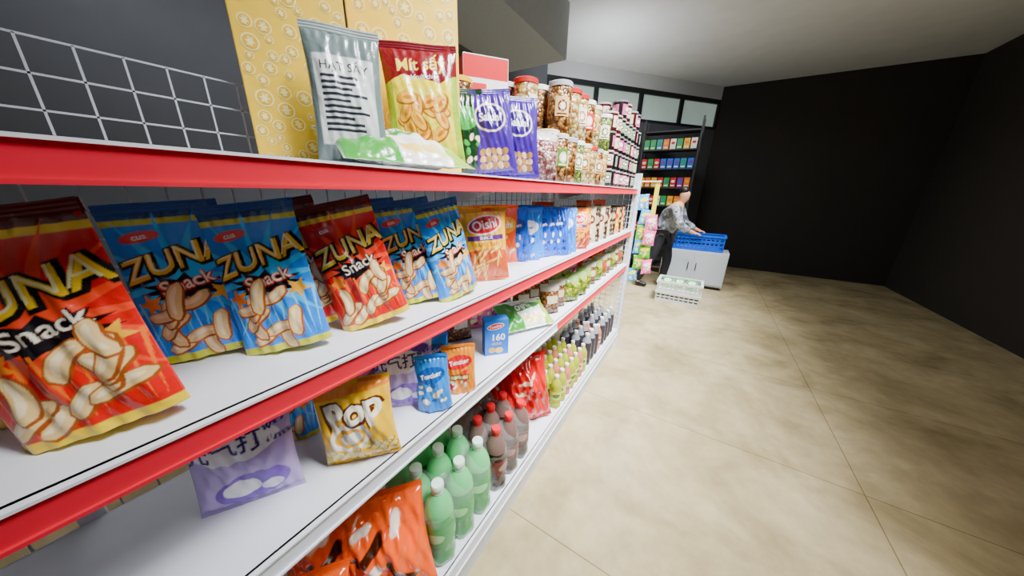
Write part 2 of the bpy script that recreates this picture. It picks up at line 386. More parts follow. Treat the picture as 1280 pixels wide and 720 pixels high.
kind('ng', 'nut_pouch', 'clear pouch of green and yellow candied balls', 'snack pouch', nutp(['5a8212', 'a8be22', 'e2d84a'], 55, .12, .155, .08, 2, '9ac06a'))
kind('np', 'nut_pouch', 'clear pouch of pinkish brown beans', 'snack pouch', nutp(['7a2a2a', 'c88880', 'f0dcd0'], 90, .12, .17, .06, 3, 'd2ccc4'))
kind('ny', 'nut_pouch', 'clear pouch of golden dried fruit', 'snack pouch', nutp(['98660f', 'd09424', 'f0c858'], 60, .13, .17, .06, 4, 'd2ccb0', 'c23a2a'))

def carton(w, h, d, base, dec, side=None, step=.0002):
    return lambda: [('carton', box_mesh(w, h, d, mat(base, .4, 0, 0, .05, 30, 1, 'card'), dec, mat(side or base, .4, 0, 0, .05, 30, 1, 'card'), None, step), None)]
logo = [ell(-.1, 2.6, .72, .28, 'ffffff', 8), ell(-.1, 2.6, .66, .23, 'd8202a', 8), txt('Toscker', -.1, 2.6, .33, 'ffffff', 8, .01)]
kind('bxb', 'biscuit_box', 'small blue biscuit carton with red oval logo', 'biscuit box', carton(.095, .15, .05, '1676dc', logo+[txt('160', .1, 1.6, .8, 'ffffff', 0, .03), txt('GOLD', 0, 1.05, .3, 'f6d23a', 0, .02), ell(-.4, .5, .3, .26, 'd8a45a'), ell(.2, .45, .34, .28, 'e8c07a')], '0f4290'))
def goldpat(H):
    r = random.Random(8); out = []; pts = []
    for i in range(400):
        x, y = r.uniform(-.9, .9), r.uniform(.1, H-.1); s = r.uniform(.07, .16)
        if all((x-a)**2+(y-b)**2 > (s+q)**2 for a, b, q in pts): pts.append((x, y, s))
    for x, y, s in pts: out.append(ell(x, y, s, s, 'fff0a0', 0, 20))
    for x, y, s in pts: out.append(ell(x, y, s*.82, s*.82, 'f0b828', 0, 20))
    for x, y, s in pts: out.append(star(x, y, s*.66, s*.3, 6, 'fff0a0', x))
    return out, len(pts)
gp1, n1 = goldpat(4.5); gp2, n2 = goldpat(4.9)
def merged(gp, n):   # one layer per ring: few height steps
    out = []
    for k in range(3):
        vs = []; fs = []
        for (v, f, c) in gp[k*n:(k+1)*n]:
            o = len(vs); vs += list(v); fs += [[o+i for i in q] for q in f]; col = c
        out.append((vs, fs, col))
    return out
kind('gc', 'gift_carton', 'tall yellow gift carton with fine round flower pattern', 'gift box', carton(.28, .64, .1, 'fcce30', merged(gp1, n1), 'e0a81a', .0004))
kind('gc2', 'gift_carton', 'golden gift carton with fine round flower pattern', 'gift box', carton(.2, .5, .08, 'f4c838', merged(gp2, n2), 'd8a02a', .0004))
kind('rw', 'gift_carton', 'red and white gift carton standing behind the jars', 'gift box', carton(.17, .42, .1, 'f0ecea', [rect(-.98, .98, 4.1, 4.9, 'd0141e'), rect(-.98, .98, .05, .9, 'c8202a'), rect(-.6, .6, 3.3, 3.5, '8a8a90'), rect(-.6, .3, 3.0, 3.12, '8a8a90'), rect(-.85, .0, 3.62, 3.9, 'd8202a')], 'c0141e'))

def cyl_decals(mb, r, decals):
    S = lambda x, y, off: ((r+off)*sin(x), -(r+off)*cos(x), y*r)
    apply_decals(mb, S, decals, .3)
def canister(cont, lidc, bandc, accent, h=.18, r=.047, small=False):
    def f():
        mb = MB()
        mb.lathe([(r*.94, 0), (r, .004), (r, h*.93), (r*.93, h*.96), (r*.93, h*.97)], cont, 22)
        D = []
        if bandc:
            for k in range(3):
                a = -2.1+k*2.1; H = h/r
                lo, hi = (.2, .8) if small else (.34, .72)
                wd = .8 if small else .62
                D += [rect(a-wd, a+wd, H*lo, H*hi, bandc), ell(a, H*.54, .4, H*.12, accent), ell(a, H*.54, .26, H*.07, 'f4ead0'), rect(a-.45, a+.45, H*(lo+.03), H*(lo+.06), accent)]
        cyl_decals(mb, r, D)
        l = MB(); lm = mat(lidc, .32, .1, 0, .05, 30, 1, 'plastic_lid'); l.lathe([(r*1.0, h*.93), (r*1.05, h*.935), (r*1.05, h*1.02), (r*1.0, h*1.035), (r*.9, h*1.035), (r*.88, h*1.02)], lm, 24)
        return [('food_canister', mb.mesh('can', angle=40), None), ('lid', l.mesh('lid', angle=35), None)]
    return f
BN = beads(['4a260e', '9a6028', 'd8a860'], 75); BC = beads(['9a7428', 'd8b068', 'f0dca8'], 62); BG = beads(['3a5a1c', '7a9434', 'c8ba6a'], 85)
kind('c1', 'food_canister', 'nut jar with red label and white lid', 'jar', canister(BN, 'e8e4e0', 'c8141e', 'f4ead4'))
kind('c2', 'food_canister', 'nut jar with red lid and cream label', 'jar', canister(BC, 'b8181e', 'ecdcb8', 'b8321a'))
kind('c3', 'food_canister', 'clear jar of pale nuts with cream lid', 'jar', canister(BC, 'dccfae', 'c8984a', '6a3a1c'))
kind('c4', 'food_canister', 'clear jar of brown nuts with green label', 'jar', canister(BN, 'c8c6c0', '4a7a2a', 'e2dabb'))
kind('c5', 'food_canister', 'clear jar of green peas with white lid', 'jar', canister(BG, 'f0ece6', 'e8dcc0', '2a5a1a'))
kind('c6', 'food_canister', 'clear jar of brown nuts with silver lid', 'jar', canister(BN, 'a8a8aa', 'd8b078', '5a2a10'))
kind('c7', 'food_canister', 'clear jar of golden fruit with red lid', 'jar', canister(BC, 'b02a24', 'e8dcc0', '8a4a1a'))
kind('cy', 'food_canister', 'snack jar with yellow lid', 'jar', canister(BN, 'f8c00a', 'f0c42a', 'b8322a', .15, .043))
kind('d1', 'food_tin', 'dark round tin with pink and white label', 'tin', canister(mat('1e1418', .35, .2, 0, 0, 30, 1, 'tin'), '7a7478', 'b8587a', 'd8cace', .1, .048, True))
kind('d2', 'food_tin', 'dark round tin with pale green label', 'tin', canister(mat('14181a', .35, .2, 0, 0, 30, 1, 'tin'), '9a9692', '8a9a7a', '3a1a1e', .1, .048, True))
kind('d3', 'food_tin', 'dark red round tin with cream label', 'tin', canister(mat('4a1418', .35, .2, 0, 0, 30, 1, 'tin'), 'b8b0a8', 'd0c4a8', '5a1420', .1, .048, True))

def bottle(h, r, liq, cap, labc=None, lab2=None, trans=.25, air=None, rough=.12):
    def f():
        m = mat(liq, rough, 0, trans, .1, 20, 1, 'liquid')
        am = mat(air, .1, 0, .3, .1, 20, 1, 'clear_pet') if air else m
        p = [(r*.72, 0), (r*.93, .006), (r, .03), (r*.98, h*.14), (r*.93, h*.2), (r, h*.26), (r, h*.56), (r*.96, h*.6), (r*.98, h*.66), (r*.88, h*.74), (r*.66, h*.82), (r*.42, h*.88), (r*.3, h*.91), (r*.28, h*.95)]
        mb = MB(); mb.lathe(p, m, 24, lobes=.02, mfun=(lambda z: am if z > h*.7 else m))
        ps = [('drink_bottle', mb.mesh('bottle'), None)]
        c = MB(); cm = mat(cap, .4, 0, 0, .02, 40, 1, 'plastic_cap')
        c.lathe([(r*.4, h*.925), (r*.42, h*.93), (r*.42, h*.99), (r*.38, h), (0.001, h)], cm, 18, capt=False)
        c.lathe([(r*.4, h*.9), (r*.4, h*.92)], cm, 18)
        ps.append(('cap', c.mesh('cap', angle=40), None))
        if labc:
            l = MB(); l.lathe([(r*1.01, h*.3), (r*1.012, h*.31), (r*1.012, h*.53), (r*1.01, h*.54)], mat(labc, .3, 0, 0, 0, 30, 1, 'label'), 24, capb=False, capt=False)
            H = h/r
            cyl_decals(l, r*1.012, [ell(a, H*.42, .7, H*.06, lab2 or 'ffffff', 10) for a in (-1.9, .2, 2.3)])
            ps.append(('bottle_label', l.mesh('label'), None))
        return ps
    return f
kind('bg', 'drink_bottle', 'large green soda bottle on the bottom shelf', 'bottle', bottle(.345, .052, '30c858', 'd8f4dc', '1fa844', 'a0e8a0', trans=.45, air='78e892', rough=.08))
kind('bc', 'drink_bottle', 'large cola bottle with red cap on the bottom shelf', 'bottle', bottle(.315, .049, '2e1610', 'e01c28', '6a2a26', 'a0807a', trans=.05, air='84685f', rough=.08))
kind('bj', 'drink_bottle', 'small bottle of yellow-green juice with white cap', 'bottle', bottle(.225, .035, 'a8ae1c', 'e8e4d8', 'ccd46a', '4a7a1a', trans=.1))
kind('bq', 'drink_bottle', 'small bottle of pink drink with pale label', 'bottle', bottle(.225, .035, 'c87a5a', 'f0e8e0', 'e8c4b0', 'a83a3a', trans=.1))
kind('bd', 'drink_bottle', 'clear bottle with dark drink and white cap', 'bottle', bottle(.26, .04, '3a343e', 'e0dede', None, None, trans=.15, air='9a9ea4'))
def bigbag(base, w, h, t, seed, cols, dec=None, nb=9):
    def f():
        r = random.Random(seed); H = 2*h/w; d = []
        for i in range(nb): d.append(ell(r.uniform(-.7, .7), r.uniform(.3, H-.4), r.uniform(.1, .34), r.uniform(.06, .2), r.choice(cols), r.uniform(-30, 40)))
        d += dec or []
        return [('plastic_pack', pouch(w, h, t, 'pillow', base, d, None, seed=seed, res=80, crumple=2.6, pm=printed(.14, .9, 9)), None), ('top_seal', seal_mesh(w, h, foil(base)), None)]
    return f
kind('bo', 'plastic_pack', 'large glossy orange plastic pack on the bottom shelf', 'plastic pack', bigbag('ff5a05', .3, .34, .13, 41, ['e04a08', 'f06a14', 'ff8a3a'], [chip(-.2, 1.3, 1.0, .18, 30, 1.4, '3a1408'), chip(.35, .7, .8, .16, -40, 1.2, '3a1408'), chip(-.5, .5, .5, .14, 60, 1.0, '3a1408'), chip(.4, 1.7, .5, .14, 80, .6, 'fff0e0'), chip(-.3, 1.75, .4, .12, 10, .6, 'fff0e0'), ell(-.1, .95, .16, .1, 'fff0e0')], 5))
kind('br', 'plastic_pack', 'large glossy red plastic pack on the bottom shelf', 'plastic pack', bigbag('d40810', .3, .4, .15, 42, ['b0060c', 'e8302a', 'e8302a'], [chip(.1, 1.8, .8, .12, 20, .8, 'f8d8b0'), chip(-.2, 1.3, .6, .1, -20, .8, 'f8e0b8')], 6))

# ------------------------------------------------------------------ ROOM
def nodes_floor():
    m = bpy.data.materials.new('polished_concrete'); m.use_nodes = True; nt = m.node_tree; b = nt.nodes['Principled BSDF']
    tc = nt.nodes.new('ShaderNodeTexCoord')
    n1 = nt.nodes.new('ShaderNodeTexNoise'); n1.inputs['Scale'].default_value = 1.9; n1.inputs['Detail'].default_value = 9; n1.inputs['Roughness'].default_value = .6; n1.inputs['Distortion'].default_value = .6
    n2 = nt.nodes.new('ShaderNodeTexNoise'); n2.inputs['Scale'].default_value = 8; n2.inputs['Detail'].default_value = 8; n2.inputs['Roughness'].default_value = .7
    for n in (n1, n2): nt.links.new(tc.outputs['Object'], n.inputs['Vector'])
    r = nt.nodes.new('ShaderNodeValToRGB'); cr = r.color_ramp; cr.elements[0].position = .28; cr.elements[0].color = lin('92835e'); cr.elements[1].position = .72; cr.elements[1].color = lin('cbba92')
    e = cr.elements.new(.48); e.color = lin('b2a27a')
    nt.links.new(n1.outputs['Fac'], r.inputs['Fac'])
    mx = nt.nodes.new('ShaderNodeMix'); mx.data_type = 'RGBA'; mx.blend_type = 'OVERLAY'; mx.inputs['Factor'].default_value = .35
    nt.links.new(r.outputs['Color'], mx.inputs['A']); nt.links.new(n2.outputs['Fac'], mx.inputs['B'])
    mp = nt.nodes.new('ShaderNodeMapping'); mp.inputs['Location'].default_value = (2.2, .2, 0)
    nt.links.new(tc.outputs['Object'], mp.inputs['Vector'])
    br = nt.nodes.new('ShaderNodeTexBrick'); br.offset = 0; br.inputs['Scale'].default_value = 1; br.inputs['Brick Width'].default_value = 3.2; br.inputs['Row Height'].default_value = 1.1; br.inputs['Mortar Size'].default_value = .0028
    br.inputs['Color1'].default_value = (1, 1, 1, 1); br.inputs['Color2'].default_value = (.95, .95, .95, 1); br.inputs['Mortar'].default_value = (.5, .46, .38, 1)
    nt.links.new(mp.outputs['Vector'], br.inputs['Vector'])
    m2 = nt.nodes.new('ShaderNodeMix'); m2.data_type = 'RGBA'; m2.blend_type = 'MULTIPLY'; m2.inputs['Factor'].default_value = 1
    nt.links.new(mx.outputs['Result'], m2.inputs['A']); nt.links.new(br.outputs['Color'], m2.inputs['B']); nt.links.new(m2.outputs['Result'], b.inputs['Base Color'])
    b.inputs['Roughness'].default_value = .25; return m
def slab(name, x0, x1, y0, y1, z0, z1, m):
    b = MB(); b.box(x0, x1, y0, y1, z0, z1, m); return obj(name, b.mesh(name, False), kind='structure')
ZC = 3.55
slab('floor', -2.7, 3.1, -1.6, 8.4, -.1, 0, nodes_floor())
slab('ceiling', -2.7, 3.1, -1.6, 8.4, ZC, ZC+.1, mat('d8dce0', .8, 0, 0, .05, 5, 1, 'paint'))
slab('wall_left', -2.7, -2.6, -1.6, 8.4, 0, ZC, mat('60646c', .8, 0, 0, .05, 5, 1, 'paint'))
slab('wall_right', 3.0, 3.1, -1.6, 8.4, 0, ZC, mat('332f2c', .8, 0, 0, .05, 5, 1, 'paint'))
slab('wall_front', -2.7, 3.1, -1.7, -1.6, 0, ZC, mat('3a3a3e', .8, 0, 0, .05, 5, 1, 'paint'))
slab('wall_back', -2.7, 3.1, 8.0, 8.1, 0, ZC, mat('2a2624', .8, 0, 0, .05, 5, 1, 'paint'))
A = Vector((-2.6, 5.09, 0)); B = Vector((-.15, 7.98, 0)); dv = (B-A).normalized(); Ln = (B-A).length
MW = Matrix.Translation(A) @ Matrix.Rotation(math.atan2(dv.y, dv.x), 4, 'Z')
def onwall(o): o.matrix_world = MW; return o
b = MB(); b.box(0, Ln, 0, .1, 0, 2.78, mat('4a4c50', .8, tag='paint')); b.box(0, Ln, 0, .1, 3.32, ZC, mat('c4c8cc', .7, tag='paint'))
onwall(obj('wall_partition', b.mesh('wp', False), kind='structure'))
fr = mat('202226', .4, 0, 0, 0, 30, 1, 'frame'); gl = mat('a8bcb4', .2, 0, 0, 0, 3, 1, 'glowing_glass', emit=.42)  # panes emit a faint glow, standing in for light on the glass
nW = 4
for i in range(nW):
    x0 = Ln*i/nW; x1 = Ln*(i+1)/nW; b = MB()
    b.box(x0, x1, .0, .1, 2.78, 2.83, fr); b.box(x0, x1, 0, .1, 3.24, 3.32, fr); b.box(x0, x0+.04, 0, .1, 2.83, 3.24, fr); b.box(x1-.04, x1, 0, .1, 2.83, 3.24, fr)
    b.box(x0+.04, x1-.04, .04, .06, 2.83, 3.24, gl)
    onwall(obj(f'window_{i+1}', b.mesh('win', False), kind='structure'))
slab('trim_1', -2.6, -1.75, .2, 3.9, 3.0, ZC, mat('a8b0ba', .7, tag='paint'))

# ------------------------------------------------------------------ DISPLAY SHELVING
XF, XB, Y0, Y1 = -.53, -.88, -1.1, 2.83
WH = mat('e4e6ee', .32, .0, 0, .01, 10, 1, 'white_steel'); RD = mat('dc1e38', .35, 0, 0, .01, 10, 1, 'red_plastic')
root = bpy.data.objects.new('display_shelving', None); COL.objects.link(root); root.location = (-.7, .9, 0)
root['label'] = 'long white steel store shelving with red price rails'; root['category'] = 'store shelf'
def part(name, mb, label=None, smooth=False):
    o = obj(name, mb.mesh(name, smooth)); o.parent = root; o.matrix_parent_inverse = Matrix.Translation((.7, -.9, 0))
    if label: o['label'] = label
    return o
for zt, zb, cols in ((1.539, 1.497, [(Y0, Y1, RD)]), (1.191, 1.147, [(Y0, Y1, RD)]), (.881, .835, [(Y0, 1.28, WH), (1.28, Y1, RD)]), (.219, .15, [(Y0, Y1, WH)])):
    m = MB(); m.box(XB, XF, Y0, Y1, zt-.02, zt, WH); m.box(XF-.004, XF, Y0, Y1, zb, zt, WH)
    for yy in np.arange(Y0+.45, Y1, .9): m.box(XB, XF-.02, yy-.015, yy+.015, zt-.04, zt-.0199, WH)
    sh = part('shelf', m)
    bpy.context.view_layer.update()
    for a, c, mt in cols:
        m = MB(); m.box(XF, XF+.006, a, c, zb+.0005, zt-.002, mt); m.box(XF, XF+.011, a, c, zb-.002, zb+.003, mt); m.box(XF, XF+.011, a, c, zt-.005, zt-.001, WH if mt is RD else mt)
        o = obj('price_rail', m.mesh('rail', False)); o.parent = sh; o.matrix_parent_inverse = sh.matrix_world.inverted()
m = MB(); m.box(XB+.02, XF-.015, Y0, Y1, 0, .15, mat('d0d2d4', .5, tag='white_steel')); part('base_plinth', m)
for yy in (-1.1, -.1, .9, 1.9, 2.78):
    m = MB(); m.box(XB-.04, XB, yy-.0, yy+.03, 0, 1.95 if yy < 2.5 else 1.66, WH); part('upright', m)
    for zt in (1.539, 1.191, .881):
        m = MB(); m.add([(XB, yy+.01, zt-.02), (XF-.02, yy+.01, zt-.02), (XB, yy+.01, zt-.1), (XB, yy+.016, zt-.02), (XF-.02, yy+.016, zt-.02), (XB, yy+.016, zt-.1)], [(0, 1, 2), (3, 5, 4), (0, 3, 4, 1), (1, 4, 5, 2), (0, 2, 5, 3)], WH)
        part('shelf_bracket', m)
def grid(mb, p0, ax, ay, lx, ly, sx, sy, r, m):
    ax = Vector(ax); ay = Vector(ay); p0 = Vector(p0); an = ax.cross(ay)
    def bar(a, d, L, w):
        vs = []
        for t in (0, L):
            for s1, s2 in ((-1, -1), (1, -1), (1, 1), (-1, 1)): vs.append(a+d*t+w*s1*r+an*s2*r)
        mb.add(vs, [(0, 1, 5, 4), (1, 2, 6, 5), (2, 3, 7, 6), (3, 0, 4, 7), (0, 3, 2, 1), (4, 5, 6, 7)], m)
    k = 0
    while k*sx <= lx+1e-6: bar(p0+ax*k*sx, ay, ly, ax); k += 1
    k = 0
    while k*sy <= ly+1e-6: bar(p0+ay*k*sy, ax, lx, ay); k += 1
GW = mat('b4b6bc', .4, tag='wire')
m = MB(); grid(m, (XB-.01, Y0, .2), (0, 1, 0), (0, 0, 1), Y1-Y0, 1.5, .05, .05, .0015, GW); part('back_mesh', m)
m = MB(); grid(m, (XB, Y1-.01, .15), (1, 0, 0), (0, 0, 1), XF-XB, 1.45, .05, .05, .0018, WH); part('end_mesh', m)
m = MB(); m.box(XF-.03, XF+.02, Y1-.0, Y1+.045, 0, 1.66, WH)
for i in range(30): m.box(XF+.0195, XF+.0205, Y1+.018, Y1+.027, .1+i*.05, .125+i*.05, mat('33363a', .6, tag='slot'))
part('upright', m)
m = MB(); m.box(XB, XF, Y1+.01, Y1+.035, 1.6, 1.64, WH); part('end_rail', m)
m = MB(); m.box(XB, XF, Y1+.01, Y1+.035, 0.02, .06, WH); part('end_rail', m)

# ------------------------------------------------------------------ PRODUCTS
R = random.uniform
g2 = 'snack bags on the second shelf'; z2 = 1.191
for k, x, y, a, ro in (('zr', -.605, .375, 58, -13), ('zr', -.70, .29, 62, -10), ('zr', -.60, -.01, 60, -10), ('zb', -.74, .12, 62, -5), ('zb', -.645, .21, 48, -8), ('zr', -.75, -.12, 60, 0), ('zb', -.75, .50, 62, -5), ('zb', -.635, .54, 54, -9), ('zb', -.585, .635, 84, -9)):
    place(k, x, y, z2, a, 8, ro, group=g2)
place('oi', -.61, .81, z2, 52, 5, -3, group=g2); place('oi', -.72, .88, z2, 60, 5, group=g2)
for y in (.98, 1.07): place('or', -.72, y, z2, 58, 4, group=g2)
for i in range(8): place(('bl', 'bl2')[(i*3) % 5 % 2], -.68+.014*i+R(-.012, .012), 1.13+.048*i, z2, 45+R(-16, 20), R(2, 9), R(-6, 6), group=g2)
for i in range(5): place('bl', -.80, 1.2+.07*i, z2, 45+R(-9, 9), 4, group=g2)
for i in range(3): place('oi2', -.58-.015*i, 1.60+.07*i, z2, 52, 5, R(-4, 4), group=g2)
for i in range(6): place('cr' if i % 2 == 0 else 'bn', -.60, 1.83+.085*i, z2, 50+R(-8, 8), 5, R(-4, 4), group=g2)
for i in range(5): place('bn' if i % 2 == 0 else 'py', -.61, 2.34+.09*i, z2, 50+R(-8, 8), 5, R(-4, 4), group=g2)
for i in range(12): place(random.choice(['bn', 'pk', 'or', 'cr', 'py']), -.79, 1.6+.1*i, z2, 60, 4, group=g2)

g3 = 'snacks on the third shelf'; z3 = .881
place('my', -.575, .28, z3, 46, 8, -4, group=g3)
place('pu', -.645, .455, z3, 46, 8, group=g3); place('pk', -.74, .36, z3, 58, 6, group=g3); place('gw', -.79, .56, z3, 60, 5, s=.95, group=g3); place('pv', -.80, .68, z3, 60, 5, group=g3); place('pu', -.67, .10, z3, 60, 6, group=g3); place('zb', -.79, .21, z3, 60, 6, s=.85, group=g3)
place('bp', -.57, .50, z3, 40, 6, -4, group=g3); place('bo2', -.565, .60, z3, 45, 4, group=g3); place('bxb', -.74, .66, z3, 52, 0, group=g3); place('bp', -.68, .60, z3, 52, 4, group=g3)
place('bxb', -.61, .86, z3, 50, 0, group=g3); place('nb', -.79, .85, z3, 60, 3, group=g3); place('pv', -.80, 1.0, z3, 60, 3, group=g3); place('pk', -.79, 1.14, z3, 60, 3, group=g3)
place('ly', -.575, 1.10, z3+.02, 62, 62, 0, s=.85, group=g3)
for x, y in ((-.60, 1.34), (-.61, 1.45), (-.73, 1.38), (-.73, 1.27), (-.73, 1.5)): place('nb', x, y, z3, 55, 3, group=g3)
for x, y in ((-.585, 1.58), (-.58, 1.71), (-.71, 1.62), (-.71, 1.75)): place('ng', x, y, z3, 55, 3, group=g3)
for i in range(8):
    place(random.choice(['ny', 'nb', 'ng']), -.60, 1.85+.125*i, z3, 55, 3, group=g3); place(random.choice(['py', 'nb', 'ny', 'pv']), -.75, 1.85+.125*i, z3, 55, 3, group=g3)

gd = 'packs on the bottom shelf'; zd = .219
for x, y, a, l, ro in ((-.62, .31, 45, 24, -8), (-.79, .24, 55, 6, 4), (-.64, .01, 60, 22, 6)): place('bo', x, y, zd, a, l, ro, group=gd)
for x in (-.59, -.697, -.805):
    for y in (.50, .607, .715): place('bg', x, y, zd, R(0, 90), 0, group='green soda bottles')
for x in (-.585, -.687, -.789):
    for y in (.835, .936, 1.037): place('bc', x, y, zd, R(0, 90), 0, group='cola bottles')
for x, y, a, ro in ((-.65, 1.25, 48, -6), (-.80, 1.20, 55, 4)): place('br', x, y, zd, a, 10, ro, group=gd)
for i in range(7):
    for j, x in enumerate((-.575, -.655, -.735, -.815)): place('bj' if (i+j//2) % 3 != 2 else 'bq', x, 1.46+.078*i, zd, R(0, 90), 0, group='juice bottles')
for i in range(8):
    for x in (-.585, -.675, -.765): place('bd' if i != 3 else 'bq', x, 2.04+.095*i, zd, R(0, 90), 0, group='dark drink bottles')
def film(cx, cy, hx, hy, h, label, seed):
    n = 72; k = 26; vs = []; fs = []
    for j in range(k+1):
        t = j/k; z = .004+h*t; sh = 1 if t < .7 else 1-.55*((t-.7)/.3)**1.6
        for i in range(n):
            a = 2*pi*i/n; c, s = cos(a), sin(a); q = (abs(c)**5+abs(s)**5)**(-1/5)
            w = 1+.022*sin(9*a+seed+3*t)+.018*sin(23*a-7*t)+.012*sin(41*a+17*t)
            vs.append((hx*c*q*w*sh, hy*s*q*w*sh, z))
    for j in range(k):
        for i in range(n): fs.append((j*n+i, j*n+(i+1) % n, (j+1)*n+(i+1) % n, (j+1)*n+i))
    mb = MB(); mb.add(vs, fs, mat('f4f8f6', .05, 0, 0, .9, 14, .09, 'shrink_film'))
    o = obj('shrink_wrap', mb.mesh('film'), loc=(cx, cy, zd)); o['label'] = label; o['category'] = 'plastic wrap'
film(-.697, .607, .168, .168, .30, 'clear crinkled plastic wrap around green soda bottles', 1)
film(-.687, .936, .158, .158, .27, 'clear crinkled plastic wrap around cola bottles', 4)

gt = 'products on the top shelf'; zt = 1.539
place('cp', -.66, .405, zt, 55, 5, group=gt)
place('gc', -.80, .68, zt, 58, 0, group=gt); place('gc2', -.82, .40, zt, 62, 0, group=gt)
place('jk', -.65, .61, zt+.02, 47, 8, -3, group=gt)
place('ly', -.565, .50, zt+.012, 78, 68, 0, group=gt)
place('grb', -.68, .80, zt, 45, 4, -4, group=gt)
place('pub', -.615, .865, zt, 45, 5, -7, group=gt); place('pub', -.58, .955, zt, 46, 5, -3, group=gt)
place('np', -.55, 1.08, zt, 50, 4, group=gt)
place('cy', -.78, .88, zt, 0, 0, group=gt); place('cy', -.78, .88, zt+.156, 0, 0, group=gt)
place('rw', -.81, 1.05, zt, 52, 0, group=gt)
gj = 'nut jars on the top shelf'
low = ['c3', 'c4', 'c6', 'c5', 'c3', 'c7', 'c6', 'c3']; up = ['c1', 'c6', 'c2', 'c7', 'c1', 'c3', 'c4', 'c5']
for i in range(8):
    for j, x in enumerate((-.585, -.69, -.795)):
        y = 1.17+.1*i+R(-.004, .004)
        for t in range(2 if not (j == 0 and i in (0, 6)) else 1):
            k = low[(i+j*3) % 8] if t == 0 else up[(i+j*3) % 8]
            place(k, x, y, zt+.187*t, R(20, 140), 0, group=gj)
gk = 'stacked round tins on the top shelf'
for i in range(8):
    y = 2.0+.103*i
    for j, x in enumerate((-.59, -.70, -.81)):
        for t in range((4, 4, 5, 5, 4, 5, 5, 4)[i]): place(random.choice(['d1', 'd2', 'd3']), x, y, zt+.1035*t, R(40, 120), 0, group=gk)

# ------------------------------------------------------------------ hanging strips on the shelf end
kind('hp', 'hanging_packet', 'small pink sweet packet hanging on a yellow strip', 'hanging packet', generic('f0609a', 'fce0ea', '', 'ffffff', 51, .1, .13, .02, picture='blobs', res=40))
kind('hb', 'hanging_packet', 'small blue sweet packet hanging on a strip', 'hanging packet', generic('2aa0e0', 'e8f04a', '', 'ffffff', 52, .1, .13, .02, picture='blobs', res=40))
kind('hg', 'hanging_packet', 'small green and yellow packet hanging on a strip', 'hanging packet', generic('5ab02a', 'f8e42a', '', 'ffffff', 53, .1, .13, .02, picture='blobs', res=40))
m = MB(); m.box(-.40, -.365, 2.897, 2.8985, 1.1, 1.60, mat('f8e62a', .5, tag='tape')); m.box(-.53, -.36, 2.885, 2.896, 1.595, 1.606, WH)
o = obj('display_strip', m.mesh('strip', False), label='yellow hanging display strip on the shelf end', category='display strip')
for i, (k, x, z) in enumerate((('hp', -.375, 1.19), ('hp', -.385, 1.06), ('hg', -.40, .93), ('hg', -.44, .83), ('hb', -.45, 1.23), ('hg', -.455, 1.1), ('hb', -.46, .97), ('hb', -.47, .7), ('hb', -.47, 1.36), ('hp', -.36, .80))):
    place(k, x, 2.90-.006+(.016 if k != 'hp' else -.012), z, 15+i*3, 0, R(-8, 8), group='packets hanging at the shelf end')

# ------------------------------------------------------------------ back rack
cc = ['b81c24', '1a5ab8', 'd8a00c', '2a8a3a', 'd8d4ca', '7a2a7a', 'd8681a', '1a7a8a']
dkm = mat('24262a', .5, tag='dark_steel')
for ci, c in enumerate(cc):
    kind('t%d' % ci, 'boxed_goods', 'small coloured goods carton on the dark rack', 'box', carton(.09, .17, .07, c, [ell(0, 2.3, .7, .5, cc[(ci+4) % 8]), rect(-.7, .7, .5, 1.0, 'e0dcd0')]))
def rack(cx, cy, lab, rows):
    rk = bpy.data.objects.new('wall_rack', None); COL.objects.link(rk); rk.location = (cx, cy, 0); rk['label'] = lab; rk['category'] = 'store shelf'
    for i, z in enumerate((.3, .8, 1.3, 1.62, 1.94, 2.26, 2.56)):
        m = MB(); m.box(-.45, .45, -.16, .16, z-.02, z, dkm); obj('rack_shelf', m.mesh('s', False), rk)
    for x in (-.45, .45):
        for y in (-.16, .14):
            m = MB(); m.box(x-.015, x+.015, y, y+.02, 0, 2.75, dkm); obj('post', m.mesh('p', False), rk)
    for z in rows:
        for i in range(8): place('t%d' % random.randrange(8), cx-.39+.108*i, cy-.08, z, R(-5, 5), 0, group='cartons on the dark rack')
rack(-.75, 6.5, 'dark metal rack filled with colourful tins and boxes', (.8, 1.3, 1.62, 1.94, 2.26))

